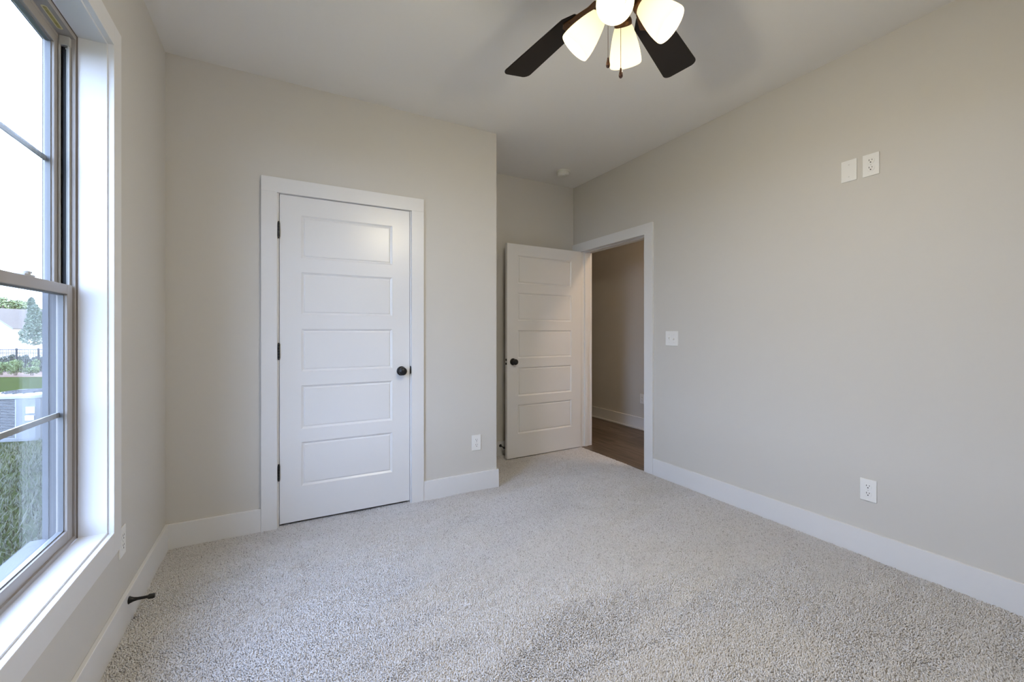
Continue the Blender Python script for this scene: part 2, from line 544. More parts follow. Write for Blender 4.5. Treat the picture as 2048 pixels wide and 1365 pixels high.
# ------------------------------------------------------------------ five-panel doors
PANELS = [(1.662, 1.930), (1.309, 1.575), (0.952, 1.219), (0.592, 0.865), (0.235, 0.510)]
def door_slab(width, z0, z1, px0, px1, thick=.035):
    """Slab in local x 0..width, front face at y = 0 (towards -y), recessed moulded panels on both faces."""
    b = bmesh.new()
    zs = [z0] + sorted([z for p in PANELS for z in p]) + [z1]
    xs = [0, px0, px1, width]
    for side in (0, 1):
        y = 0 if side == 0 else thick
        s = 1 if side == 0 else -1
        grid = [[b.verts.new((x, y, z)) for x in xs] for z in zs]
        for j in range(len(zs) - 1):
            for i in range(3):
                is_panel = i == 1 and any(abs(zs[j] - p[0]) < 1e-6 for p in PANELS)
                if not is_panel:
                    q = (grid[j][i], grid[j][i + 1], grid[j + 1][i + 1], grid[j + 1][i])
                    b.faces.new(q if side == 0 else tuple(reversed(q)))
                else:
                    prev = [grid[j][i], grid[j][i + 1], grid[j + 1][i + 1], grid[j + 1][i]]
                    x0, x1, a0, a1 = xs[i], xs[i + 1], zs[j], zs[j + 1]
                    for off, dep in ((.0015, .0022), (.007, .0060), (.0115, .0088), (.0145, .0090), (.0185, .0048), (.0215, .0042)):
                        ring = [b.verts.new((xx, y + s * dep, zz)) for xx, zz in
                                ((x0 + off, a0 + off), (x1 - off, a0 + off), (x1 - off, a1 - off), (x0 + off, a1 - off))]
                        for k in range(4):
                            q = (prev[k], prev[(k + 1) % 4], ring[(k + 1) % 4], ring[k])
                            b.faces.new(q if side == 0 else tuple(reversed(q)))
                        prev = ring
                    b.faces.new(prev if side == 0 else list(reversed(prev)))
    bmesh.ops.remove_doubles(b, verts=b.verts, dist=1e-6)
    # close the four edges
    edges = [e for e in b.edges if len(e.link_faces) == 1]
    bmesh.ops.bridge_loops(b, edges=edges)
    bmesh.ops.recalc_face_normals(b, faces=b.faces)
    m = MB(); m.bm.free(); m.bm = b
    return m

def door_knob(parent, x, z, thick=.035, both=True):
    """Rosette and round knob on the front face (towards -y), and on the back."""
    k = None
    for s in ((-1, 1) if both else (-1,)):
        y = 0 if s < 0 else thick
        mt = Matrix.Translation((x, y, z)) @ Vector((0, s, 0)).to_track_quat('Z', 'Y').to_matrix().to_4x4()
        kb = MB()
        kb.lathe([(.0, .0), (.0135, .002), (.0115, .012), (.0105, .024), (.016, .030), (.0245, .036), (.0275, .043), (.0275, .049),
                  (.0255, .0545), (.0238, .0555), (.0232, .0548), (.0222, .0560), (.017, .0600), (.009, .0622), (0, .0628)], 40, mt)
        ko = kb.build('door_knob', M_BLACK, parent, smooth=True)
        rb = MB()
        rb.lathe([(.0325, .0), (.0325, .004), (.030, .0075), (.025, .0095), (.0, .0095)], 40, mt)
        rb.build('rosette', M_BLACK, ko, smooth=True)
        k = k or ko
    return k

def hinge_mb(x, y, z, leaf=None):
    m = MB()
    for j in range(5):
        m.lathe([(.0062, 0), (.0062, .0168)], 14, Matrix.Translation((x, y, z - .044 + j * .0176)))
    m.lathe([(0, 0), (.0045, .001), (.0052, .004), (.004, .007), (.0045, .008)], 12, Matrix.Translation((x, y, z + .0438)))
    m.lathe([(.0045, 0), (.004, .001), (.0052, .004), (.0045, .007), (0, .008)], 12, Matrix.Translation((x, y, z - .052)))
    if leaf: m.box(*leaf)
    return m

# closet door (closed)
DX0, DX1 = -0.0085, 0.7920
d1 = thing('door_1', 'closed white five-panel closet door with black round knob', 'door', (DX0, D1 + .001, 0), kind='structure')
door_slab(DX1 - DX0, .020, 2.046, .1195, .6815).build('door_slab', M_DOOR, d1)
door_knob(d1, .732 - DX0 + .003, .930)
for z in (1.826, 1.082, .339):
    hinge_mb(-.0045, -.0065, z, (-.004, .000, -.001, .030, z - .044, z + .044)).build('hinge', M_BLACK, d1, smooth=True)
tr1 = thing('trim_1', 'white flat casing and jamb around the closed closet door', 'door casing', (0, D1, 0), kind='structure')
def casing_set(parent, axis_boxes):
    for nm, b in axis_boxes:
        MB().box(*b, bevel=.0012, segs=1).build(nm, M_TRIM, parent)
JF = -.001
casing_set(tr1, [
    ('casing_leg', (-.107, -.0215, -.018, 0, -.004, 2.0500)),
    ('casing_leg', (.8030, .8900, -.018, 0, -.004, 2.0500)),
    ('casing_head', (-.107, .8900, -.018, 0, 2.0500, 2.1410)),
    ('jamb_leg', (-.030, -.0115, 0, .115, -.004, 2.0620)),
    ('jamb_leg', (.7950, .8120, 0, .115, -.004, 2.0620)),
    ('jamb_head', (-.0115, .7950, 0, .115, 2.0490, 2.0620)),
    ('door_stop_strip', (-.0115, .0, .040, .052, -.004, 2.049)),
    ('door_stop_strip', (.7840, .7950, .040, .052, -.004, 2.049)),
    ('door_stop_strip', (.0, .7840, .040, .052, 2.038, 2.049))])
m = MB()
m.prism([(-.0285 * math.cos(a) * 0 + .0, .0) if False else (.0125 * math.sin(a), .0285 * math.cos(a)) for a in np.linspace(0, math.pi, 14)], -.0012, .0006,
        Matrix.Translation((.7955, -.0008, .935)) @ Matrix.Rotation(R_(90), 4, 'X'))
m.build('strike_plate', M_BLACK, tr1)
# dark closet interior so no daylight leaks round the slab
structure(boxes('wall_closet', M_WALL, [(CX0 - .1, CX1 + .1, D1 + .60, D1 + .62, -.05, H)]), 'closet back wall behind the closed door', 'wall')
structure(boxes('floor_closet', M_BACKING, [(L, XC - .115, D1 + .0, D2, -.061, -.006)]), 'closet floor behind the closed door', 'floor')

# entry door (open, folded back towards the alcove wall)
W2 = 0.885
HX, HY = 2.7405, 3.5665
d2 = thing('door_2', 'open white five-panel bedroom door with black knob, beside the dim hallway', 'door', (HX, HY, 0), kind='structure')
d2.rotation_euler = (0, 0, R_(182.3))
# in local space the hinge is at x = 0 and the latch at x = W2; the room face must look to -Y in the world, i.e. local +y
sl = door_slab(W2, .012, 2.036, .124, W2 - .118)
bmesh.ops.translate(sl.bm, vec=(0, -.035, 0), verts=sl.bm.verts)
sl.build('door_slab', M_DOOR, d2)
kb = door_knob(d2, W2 - .063, .922)
for o in d2.children:
    if o.name.startswith('door_knob'):
        for v in o.data.vertices: v.co.y -= .035
        for c in o.children:
            for v in c.data.vertices: v.co.y -= .035
m = MB(); m.box(W2 - .0004, W2 + .0012, -.0295, -.0055, .895, .9225 - .0135 + .004); m.box(W2 - .0004, W2 + .0012, -.0295, -.0055, .931, .951)
m.box(W2 - .0004, W2 + .0012, -.0295, -.0265, .90, .94); m.box(W2 - .0004, W2 + .0012, -.0085, -.0055, .90, .94)
m.build('latch_plate', M_BLACK, d2)
m = MB(); m.box(W2 - .001, W2 + .009, -.024, -.011, .914, .931, bevel=.002)
m.build('latch_bolt', M_SCREW, d2)
for z in (1.826, 1.082, .300):
    hinge_mb(-.0050, -.0385, z, (-.0022, -.0004, -.036, -.004, z - .044, z + .044)).build('hinge', M_BRONZE, d2, smooth=True)
tr2 = thing('trim_2', 'white flat casing and jamb around the hallway doorway', 'door casing', (RR, 0, 0), kind='structure')
casing_set(tr2, [
    ('casing_leg', (-.018, 0, 2.592, 2.688, -.004, 2.0380)),
    ('casing_leg', (-.018, 0, 3.579, 3.7160, -.004, 2.0380)),
    ('casing_head', (-.018, 0, 2.592, 3.7160, 2.0380, 2.1290)),
    ('jamb_leg', (0, .120, 2.672, 2.6850, .004, 2.056)),
    ('jamb_leg', (0, .120, 3.5810, 3.594, .004, 2.056)),
    ('jamb_head', (0, .120, 2.6850, 3.5810, 2.0430, 2.056)),
    ('door_stop_strip', (.040, .078, 2.6850, 2.6960, .004, 2.0430)),
    ('door_stop_strip', (.040, .078, 3.5700, 3.5810, .004, 2.0430)),
    ('door_stop_strip', (.040, .078, 2.6960, 3.5700, 2.0320, 2.0430)),
    ('casing_leg', (.120, .138, 2.592, 2.688, .004, 2.0380)),
    ('casing_leg', (.120, .138, 3.579, 3.675, .004, 2.0380)),
    ('casing_head', (.120, .138, 2.592, 3.675, 2.0380, 2.1290))])

# ------------------------------------------------------------------ window in the left wall
win = thing('window_1', 'tall tan-framed double-hung window with white casing, overlooking a lawn', 'window', (L, 0, 0), kind='structure')
CY1, CY0 = WY1 + .006, WY0 - .006       # inner edges of the casing
CZ0, CZ1 = .4535, 2.262
cw = .081
for nm, b in [('casing_leg', (0, .018, CY1, CY1 + cw, CZ0 - .088, CZ1 + cw)), ('casing_leg', (0, .018, CY0 - cw, CY0, CZ0 - .088, CZ1 + cw)),
              ('casing_head', (0, .018, CY0, CY1, CZ1, CZ1 + cw)), ('casing_apron', (0, .018, CY0, CY1, CZ0 - .088, CZ0)),
              ('jamb_leg', (-.080, 0, WY1, WY1 + .018, WZ0 - .018, WZ1 + .018)), ('jamb_leg', (-.080, 0, WY0 - .018, WY0, WZ0 - .018, WZ1 + .018)),
              ('jamb_head', (-.080, 0, WY0, WY1, WZ1, WZ1 + .018)), ('window_sill', (-.080, 0, WY0, WY1, WZ0 - .018, WZ0))]:
    MB().box(*b, bevel=.001, segs=1).build(nm, M_TRIM, win)

sg = MB()
sg.box(-.0818, -.0792, WY1 - .0035, WY1, WZ0, WZ1); sg.box(-.0818, -.0792, WY0, WY0 + .0035, WZ0, WZ1)
sg.box(-.0818, -.0792, WY0, WY1, WZ1 - .0025, WZ1)
sg.build('shadow_gap_strip', M_SEAL_SHADOW, win)  # dark strip added as the shadow gap where jamb meets frame
FD0, FD1 = -.082, -.168                 # front and back of the vinyl unit, from the wall plane
def sash_unit(y0, y1):
    """One double-hung unit between y0 and y1 (both jamb faces)."""
    f = MB()
    # front flange, side jambs, head and sill of the frame
    f.box(-.122, FD0, y1 - .007, y1, WZ0, WZ1); f.box(-.122, FD0, y0, y0 + .007, WZ0, WZ1)
    f.box(FD0 - .012, FD0 - .0, y1 - .012, y1 - .0069, WZ0, WZ1, bevel=.0015); f.box(FD0 - .012, FD0, y0 + .0069, y0 + .012, WZ0, WZ1, bevel=.0015)
    f.box(-.122, FD0, y0 + .007, y1 - .007, WZ1 - .018, WZ1); f.box(-.122, FD0, y0 + .007, y1 - .007, WZ0, WZ0 + .014)
    f.box(-.150, -.122, y0 + .007, y1 - .007, WZ1 - .030, WZ1 - .0175, bevel=.001)
    fr = f.build('window_frame', M_VINYL, win)
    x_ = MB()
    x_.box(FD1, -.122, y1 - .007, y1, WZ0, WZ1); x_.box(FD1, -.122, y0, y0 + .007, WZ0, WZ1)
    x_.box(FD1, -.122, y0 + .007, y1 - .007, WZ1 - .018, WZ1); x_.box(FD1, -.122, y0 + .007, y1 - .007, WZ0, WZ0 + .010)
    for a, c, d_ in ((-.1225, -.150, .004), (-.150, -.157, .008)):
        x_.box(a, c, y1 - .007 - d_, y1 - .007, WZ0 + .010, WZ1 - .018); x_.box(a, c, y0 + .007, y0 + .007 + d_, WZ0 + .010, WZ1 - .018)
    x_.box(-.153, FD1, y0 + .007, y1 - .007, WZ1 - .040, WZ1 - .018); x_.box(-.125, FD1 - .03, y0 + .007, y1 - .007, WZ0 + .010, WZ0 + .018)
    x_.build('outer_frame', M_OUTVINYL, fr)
    # jamb liners with a dark balance track
    for yy, s in ((y1 - .007, -1), (y0 + .007, 1)):
        l = MB()
        for a, c in ((-.0945, -.099), (-.1175, -.122)):
            l.box(a, c, yy, yy + s * .010, WZ0 + .014, WZ1 - .018)
        l.box(-.094, -.0995, yy, yy + s * .016, WZ0 + .014, WZ1 - .018, bevel=.001)
        l.box(-.1175, -.1225, yy, yy + s * .018, WZ0 + .014, WZ1 - .018, bevel=.001)
        l.build('jamb_liner', M_VINYL2, fr)
        k = MB(); k.box(-.0997, -.1172, yy, yy + s * .002, WZ0 + .014, WZ1 - .020)
        k.build('balance_track', M_TRACK, fr)
        k = MB(); k.tube((-.1035, yy + s * .007, 1.36), (-.1035, yy + s * .007, 2.196), .0016, 8)
        k.ball((-.1035, yy + s * .007, 2.198), .004)
        k.build('balance_cord', M_CORD, fr, smooth=True)
        k = MB(); k.box(-.0925, -.1195, yy, yy + s * .020, 2.205, 2.237, bevel=.0012)
        k.build('track_cap', M_VINYL2, fr)
    zm = 1.363
    def sash(name, xf, xb, ya, yb, za, zb, sw, bot, top, xg, zmid):
        s = MB()
        s.box(xb, xf, ya, ya + sw, za, zb, bevel=.002); s.box(xb, xf, yb - sw, yb, za, zb, bevel=.002)
        s.box(xb, xf, ya + sw - .002, yb - sw + .002, za, za + bot, bevel=.002); s.box(xb, xf, ya + sw - .002, yb - sw + .002, zb - top, zb, bevel=.002)
        so = s.build(name, M_VINYL, win)
        g = MB()
        b_ = .004
        gx0, gx1 = xg - .007, xg + .007
        for (p, q, r0, r1) in ((ya + sw, ya + sw + b_, za + bot, zb - top), (yb - sw - b_, yb - sw, za + bot, zb - top)):
            g.box(gx0, gx1, p, q, r0, r1)
        g.box(gx0, gx1, ya + sw, yb - sw, za + bot, za + bot + b_); g.box(gx0, gx1, ya + sw, yb - sw, zb - top - b_, zb - top)
        g.build('glazing_bead', M_BEAD, so)
        p = MB(); p.box(xg - .002, xg + .002, ya + sw + .001, yb - sw - .001, za + bot + .001, zb - top - .001)
        p.build('glass_pane', M_GLASS, so)
        mu = MB(); mu.box(xg - .010, xg - .004, ya + sw + b_, yb - sw - b_, zmid - .0085, zmid + .0085)
        mu.build('muntin', M_MUNTIN, so)
        return so
    up = sash('upper_sash', -.1235, -.152, y0 + .016, y1 - .016, 1.338, WZ1 - .028, .032, .030, .030, -.139, 1.792)
    lo = sash('lower_sash', -.088, -.117, y0 + .0155, y1 - .0155, WZ0 + .004, zm, .042, .046, .034, -.104, .914)
    st = MB(); st.box(-.0885, -.0925, y1 - .0155, y1 - .0125, WZ0 + .012, zm - .01)
    st.build('weather_strip', M_SEAL_SHADOW, fr)
    for yy in (y1 - .300, y0 + .300):
        la = MB()
        la.box(-.090, -.112, yy - .030, yy + .030, zm - .0005, zm + .006, bevel=.0015)
        la.lathe([(.011, 0), (.011, .008), (.008, .011), (0, .011)], 18, Matrix.Translation((-.101, yy, zm + .005)))
        la.box(-.096, -.104, yy - .004, yy + .030, zm + .010, zm + .017, bevel=.002)
        la.build('sash_lock', M_VINYL2, lo, smooth=True)
    return fr
fr_a = sash_unit(WY0, WY1)
# yellow sticker on the underside of the frame head
def stadium(l, w_, n=10):
    pts = []
    for k in range(n + 1):
        a = -math.pi / 2 + math.pi * k / n
        pts.append((l / 2 - w_ / 2 + w_ / 2 * math.cos(a), w_ / 2 * math.sin(a)))
    for k in range(n + 1):
        a = math.pi / 2 + math.pi * k / n
        pts.append((-l / 2 + w_ / 2 + w_ / 2 * math.cos(a), w_ / 2 * math.sin(a)))
    return pts
ms = Matrix.Translation((-.103, 1.962, WZ1 - .0184)) @ Matrix.Rotation(R_(90), 4, 'Z')
s = MB(); s.prism(stadium(.125, .016), -.0006, 0, ms); so = s.build('sticker', M_STICKRIM, fr_a)
s = MB(); s.prism(stadium(.112, .009), -.0010, -.0005, ms); s.build('sticker_print', M_STICK, so)

# ------------------------------------------------------------------ outlets and switch
def facing(rot_z, x, y, z):
    return (x, y, z), rot_z
def outlet(label, loc, rz, group=None):
    """Duplex outlet; local: plate in xz, looks to -y."""
    t = thing('outlet', label, 'outlet', loc, rz, group)
    p = MB(); p.box(-.037, .037, -.0055, 0, -.0585, .0585, bevel=.0025)
    p.build('cover_plate', M_PLATE, t)
    for s in (1, -1):
        zc = s * .0195
        r = MB()
        pts = []
        for k in range(28):
            a = 2 * math.pi * k / 28
            pts.append((.0172 * math.cos(a), max(-.0138, min(.0138, .0172 * math.sin(a)))))
        r.prism(pts, 0, .0022, Matrix.Translation((0, -.0052, zc)) @ Matrix.Rotation(R_(90), 4, 'X'), bevel=.0006)
        ro = r.build('receptacle', M_PLATE, t)
        h = MB()
        h.box(-.0078, -.0052, -.0079, -.0071, zc + .001, zc + .0095); h.box(.0052, .0075, -.0079, -.0071, zc + .002, zc + .0090)
        h.lathe([(.0030, 0), (.0030, .0008)], 14, Matrix.Translation((0, -.0071, zc - .0062)) @ Matrix.Rotation(R_(90), 4, 'X'))
        h.build('slot', M_SLOT, ro)
    sc = MB(); sc.lathe([(.0032, 0), (.0028, .0012), (0, .0014)], 14, Matrix.Translation((0, -.0054, 0)) @ Matrix.Rotation(R_(90), 4, 'X'))
    sc.build('screw', M_SCREW, t)
    return t
o1 = outlet('white duplex outlet low on the closet wall, near its outer corner', (1.301, D1, .3625), 0, 'wall outlets')
def outlet_copy(label, loc, rz):
    c = copy_tree(o1)
    c.location = loc; c.rotation_euler = (0, 0, rz)
    c['label'] = label
    return c
RZR = R_(-90)     # plates on the right wall look to -X
RZL = R_(90)
outlet_copy('white duplex outlet high on the long wall, beside the blank cover plate', (RR, 1.0895, 2.0885), RZR)
outlet_copy('white duplex outlet low on the long wall, above its baseboard', (RR, 1.101, .3555), RZR)
outlet_copy('white outlet plate beside the bottom corner of the window casing', (L, 2.243, .3610), RZL)
outlet_copy('white outlet plate on the hallway wall, half hidden by the doorway casing', (HALL, 3.850, .3825), RZR)
bp_ = thing('blank_plate', 'white blank cover plate with two screws, high on the long wall', 'cover plate', (RR, 1.189, 2.0885), RZR)
MB().box(-.037, .037, -.0055, 0, -.0585, .0585, bevel=.0025).build('cover_plate', M_PLATE, bp_)
for z in (.030, -.042 + .012):
    MB().lathe([(.0032, 0), (.0028, .0012), (0, .0014)], 14, Matrix.Translation((0, -.0053, z * 1.1)) @ Matrix.Rotation(R_(90), 4, 'X')).build('screw', M_SCREW, bp_)
sw = thing('light_switch', 'white double toggle light switch beside the hallway doorway', 'light switch', (RR, 2.4035, 1.149), RZR)
MB().box(-.0615, .0615, -.0055, 0, -.0585, .0585, bevel=.0025).build('cover_plate', M_PLATE, sw)
for x, s in ((-.023, 1), (.023, -1)):
    tg = MB()
    tg.box(-.0055, .0055, -.0085, -.005, -.0125, .0125, bevel=.0008)
    tg.box(-.0042, .0042, -.018, -.004, -.0055, .0055, bevel=.0015, mtx=Matrix.Translation((0, 0, 0)) @ Matrix.Rotation(R_(-28 * s), 4, 'X'))
    bmesh.ops.translate(tg.bm, vec=(x, 0, 0), verts=tg.bm.verts)
    tg.build('toggle', M_PLATE, sw)
for x in (-.023, .023):
    for z in (.030, -.030):
        MB().lathe([(.0028, 0), (.0024, .0010), (0, .0012)], 12, Matrix.Translation((x, -.0053, z)) @ Matrix.Rotation(R_(90), 4, 'X')).build('screw', M_SCREW, sw)

# ------------------------------------------------------------------ door stops
def door_stop(label, loc, direction):
    t = thing('door_stop', label, 'door stop', loc, 0, 'baseboard door stops')
    q = Vector(direction).to_track_quat('Z', 'Y').to_matrix().to_4x4()
    m = MB(); m.lathe([(.0150, 0), (.0150, .003), (.0125, .006), (.0085, .016), (.0062, .028), (.0055, .045), (.0055, .062)], 24, q)
    m.build('stem', M_BLACK, t, smooth=True)
    m = MB(); m.lathe([(.0055, .060), (.0085, .0625), (.0095, .066), (.0095, .080), (.0085, .084), (.0, .085)], 24, q)
    m.build('rubber_tip', M_SLOT, t, smooth=True)
    return t
door_stop('black door stop jutting from the baseboard below the window', (L + BT, 2.275, .1045), (1, 0, -.05))
door_stop('black door stop on the baseboard behind the open door', (1.873, D2 - BT, .098), (.0, -1, -.06))

# ------------------------------------------------------------------ smoke detector
sd = thing('smoke_detector', 'round white smoke detector on the ceiling near the open door', 'smoke detector', (2.381, 3.372, H))
MB().lathe([(.066, 0), (.066, -.004), (.063, -.008), (.060, -.009)], 40).build('mounting_base', M_DET, sd, smooth=True)
MB().lathe([(.056, -.008), (.056, -.012), (.058, -.014), (.057, -.030), (.052, -.037), (.044, -.040), (.0, -.040)], 40).build('detector_body', M_DET, sd, smooth=True)
MB().lathe([(.013, -.0395), (.013, -.043), (.010, -.0445), (.0, -.0445)], 20, Matrix.Translation((-.012, -.018, 0))).build('test_button', M_PLATE, sd, smooth=True)

# ------------------------------------------------------------------ ceiling fan with four-light kit
FX, FY, BZ = 1.034, 1.122, 2.420
fan = thing('ceiling_fan', 'dark five-blade ceiling fan with four lit frosted tulip shades', 'ceiling fan', (FX, FY, H))
Z = lambda z: z - H
MB().lathe([(.072, 0), (.072, -.012), (.060, -.045), (.028, -.062), (.016, -.064), (.016, -.085)], 40).build('canopy', M_BRONZE, fan, smooth=True)
MB().lathe([(.0125, -.080), (.0125, Z(2.56))], 16).build('downrod', M_BRONZE, fan, smooth=True)
MB().lathe([(.030, Z(2.575)), (.060, Z(2.565)), (.105, Z(2.535)), (.125, Z(2.505)), (.125, Z(2.455)), (.105, Z(2.435)), (.055, Z(2.425))], 48).build('motor_housing', M_BRONZE, fan, smooth=True)
MB().lathe([(.055, Z(2.430)), (.052, Z(2.395)), (.060, Z(2.385)), (.062, Z(2.355)), (.050, Z(2.335)), (.030, Z(2.325)), (.012, Z(2.318)), (.008, Z(2.308)), (0, Z(2.306))], 40).build('switch_housing', M_BRONZE, fan, smooth=True)
AZB = R_(95.0)
def blade_outline():
    r0, r1 = .205, .662
    w0, w1 = .057, .0735
    pts = []
    c = .030
    pts += [(r0, -.030), (r0 + .045, -w0)]
    pts += [(r1 - c, -w1)]
    for k in range(1, 6):
        a = -math.pi / 2 + (math.pi / 2 - .12) * k / 5
        pts.append((r1 - c + c * math.cos(a), -w1 + c + c * math.sin(a)))
    for k in range(0, 6):
        a = .12 + (math.pi / 2 - .12) * k / 5
        pts.append((r1 - c + c * math.cos(a) - .004, w1 - c + c * math.sin(a)))
    pts += [(r0 + .045, w0), (r0, .030)]
    return pts
for k in range(5):
    az = AZB + k * R_(72)
    # the clockwise edge is the higher one
    rot = Matrix.Rotation(az, 4, 'Z') @ Matrix.Translation((0, 0, Z(BZ))) @ Matrix.Rotation(R_(-12), 4, 'X')
    b = MB(); b.prism(blade_outline(), -.003, .003, rot, bevel=.0012)
    bo = b.build('blade', M_BLADE, fan)
    ir = MB()
    ir.prism([(.215, -.030), (.262, -.040), (.285, -.022), (.292, 0), (.285, .022), (.262, .040), (.215, .030), (.150, .014), (.112, .016), (.112, -.016), (.150, -.014)],
             -.0075, -.0030, rot, bevel=.001)
    for xx, yy in ((.245, .022), (.245, -.022), (.275, 0)):
        ir.lathe([(.005, 0), (.0045, -.0025), (0, -.003)], 10, rot @ Matrix.Translation((xx, yy, -.0075)))
    ir.build('blade_iron', M_BRONZE, bo)
# four lamp arms, sockets, shades and bulbs
AZ0 = R_(221)
TILT = R_(46)
for k in range(4):
    az = AZ0 - k * R_(90)
    ax = Vector((math.cos(az) * math.cos(TILT), math.sin(az) * math.cos(TILT), -math.sin(TILT)))
    neck = Vector((math.cos(az) * .058, math.sin(az) * .058, Z(2.327)))
    q = Matrix.Translation(neck) @ ax.to_track_quat('Z', 'Y').to_matrix().to_4x4()
    a = MB()
    a.tube((math.cos(az) * .030, math.sin(az) * .030, Z(2.352)), neck - ax * .005, .0095, 14)
    a.lathe([(.010, -.008), (.020, -.004), (.0285, .004), (.0315, .012), (.0315, .022), (.0295, .026)], 32, q)
    ao = a.build('lamp_arm', M_BRONZE, fan, smooth=True)
    sh = MB()
    prof = [(.0265, .016), (.0300, .024), (.0370, .042), (.0440, .064), (.0505, .088), (.0555, .112), (.0580, .132), (.0585, .146), (.0572, .150),
            (.0555, .146), (.0550, .132), (.0525, .112), (.0475, .088), (.0410, .064), (.0340, .042), (.0270, .024), (.0238, .018)]
    sh.lathe(prof, 40, q, cap=False)
    so_ = sh.build('lamp_shade', M_GLOBE, fan, smooth=True)
    so_.data.materials.append(M_GLOBEIN)
    for p in so_.data.polygons:
        if p.index >= 40 * 8: p.material_index = 1        # the inside of the shade
    bu = MB()
    bu.lathe([(.010, .022), (.013, .034), (.014, .045), (.022, .062), (.0265, .080), (.0250, .094), (.017, .105), (0, .110)], 24, q)
    bu.build('light_bulb', M_BULB, ao, smooth=True)
    ld = bpy.data.lights.new('bulb_light', 'POINT')
    ld.energy = LAMP_W
    ld.color = (1.0, 0.91, 0.71)
    ld.shadow_soft_size = .030
    lo = bpy.data.objects.new('bulb_light', ld)
    lo.parent = fan
    lo.location = neck + ax * .138
    COL.objects.link(lo)
# pull chains
def pull_chain(x, y, ztop, zend):
    c = MB()
    n = int((ztop - zend) / .0042)
    for k in range(n):
        c.ball((x, y, Z(ztop - (k + .5) * .0042)), .00155, 1)
    c.tube((x, y, Z(ztop)), (x, y, Z(zend)), .0005, 6)
    co = c.build('pull_chain', M_BRONZE, fan, smooth=True)
    p = MB(); p.lathe([(0, .006), (.0028, .004), (.0035, 0), (.0048, -.007), (.0068, -.016), (.0076, -.022), (.0066, -.0275), (.0035, -.031), (0, -.032)], 20,
                      Matrix.Translation((x, y, Z(zend))))
    p.build('pull_knob', M_PENDANT, co, smooth=True)
pull_chain(1.031 - FX, 1.184 - FY - .0, 2.345, 2.178)
pull_chain(1.070 - FX, 1.161 - FY, 2.345, 2.140)

# ------------------------------------------------------------------ hallway light (out of view, lights the hall as in the photo)
hl = thing('hall_light', 'unseen round flush ceiling light in the hallway beyond the doorway', 'ceiling light', (3.40, 2.05, H))
MB().lathe([(.15, 0), (.15, -.02), (.14, -.03)], 32).build('rim', M_BRONZE, hl, smooth=True)
MB().lathe([(.138, -.025), (.125, -.050), (.08, -.072), (0, -.08)], 32).build('lens', M_HALLBULB, hl, smooth=True)

# ------------------------------------------------------------------ outdoors
def gz(x, y):
    return -.35 - .014 * max(0.0, min(y, 30.0))
rv = Vector((math.cos(YAW), -math.sin(YAW), 0)); fv = Vector((math.sin(YAW), math.cos(YAW), 0))
def spot(u, d):
    """A point on the ground at distance d, in the direction seen at image column u."""
    p = fv * d + rv * ((u - 1024) / 854.35 * d)
    return Vector((p.x, p.y, gz(p.x, p.y)))
# lawn as a gently falling grid
v, f = [], []
lx = np.linspace(-60, OUTX, 24); ly = np.concatenate([np.linspace(-12, 30, 22), np.linspace(34, 60, 4)])
for yy in ly:
    for xx in lx: v.append((xx, yy, gz(xx, yy)))
nx = len(lx)
for j in range(len(ly) - 1):
    for i in range(nx - 1):
        f.append((j * nx + i, j * nx + i + 1, (j + 1) * nx + i + 1, (j + 1) * nx + i))
structure(mesh_obj('ground_lawn', v, f, M_LAWN), 'sloping green lawn outside the window', 'lawn')
def grass():
    rng = np.random.default_rng(3)
    n = 90000
    x = OUTX - .30 - 6.5 * rng.random(n) ** 1.5
    y = rng.uniform(-.6, 11.0, n)
    P = np.stack([x, y], axis=1)
    pac = spot(52, 6.6) + Matrix.Rotation(-YAW + R_(12), 3, 'Z') @ Vector((-.24, .40, 0))
    ok = (P[:, 0] < OUTX - .35) & (np.hypot(P[:, 0] - pac.x, P[:, 1] - pac.y) > .63)
    P = P[ok]; n = len(P)
    zb = -.35 - .014 * np.clip(P[:, 1], 0, 30)
    h = rng.uniform(.03, .075, n); a = rng.uniform(0, 2 * math.pi, n); ln = rng.uniform(.02, .07, n); w_ = rng.uniform(.002, .004, n)
    V = np.empty((n, 5, 3))
    ca, sa = np.cos(a), np.sin(a)
    for k, (t_, wd) in enumerate(((0, 1), (0, -1), (.6, .8), (.6, -.8), (1, 0))):
        V[:, k, 0] = P[:, 0] + ca * ln * t_ ** 1.7 - sa * w_ * wd
        V[:, k, 1] = P[:, 1] + sa * ln * t_ ** 1.7 + ca * w_ * wd
        V[:, k, 2] = zb + h * t_ - .004
    F = []
    for i in range(n):
        b = i * 5
        F.append((b, b + 1, b + 3, b + 2)); F.append((b + 2, b + 3, b + 4))
    o = mesh_obj('grass', V.reshape(-1, 3).tolist(), F, M_BLADEGRASS)
    tag(o, 'uncut grass blades on the lawn below the window', 'grass', kind='stuff')
grass()
m = MB(); m.box(-26, 8, -.0, 42, -.06, .0)
rd = m.build('road', M_CONC)
p0 = spot(40, 28.0)
rd.location = (p0.x - 12, p0.y, -.70); rd.rotation_euler = (0, 0, -YAW)
structure(rd, 'pale concrete drive beyond the black fence', 'driveway')
m = MB(); m.box(-70, 60, 0, 90, -.06, 0)
fl = m.build('ground_far', M_LAWN); p1 = spot(40, 69.5); fl.location = (p1.x, p1.y, -.72); fl.rotation_euler = (0, 0, -YAW)
structure(fl, 'far lawn in front of the neighbouring house', 'lawn')
m = MB(); m.box(-6, 3.5, -.55, 2.0, -.05, .03)
mu = m.build('ground_bed', M_MULCH); p2 = spot(40, 18.9); mu.location = p2; mu.rotation_euler = (0, 0, -YAW)
structure(mu, 'brown mulch bed under the shrubs by the fence', 'planting bed')

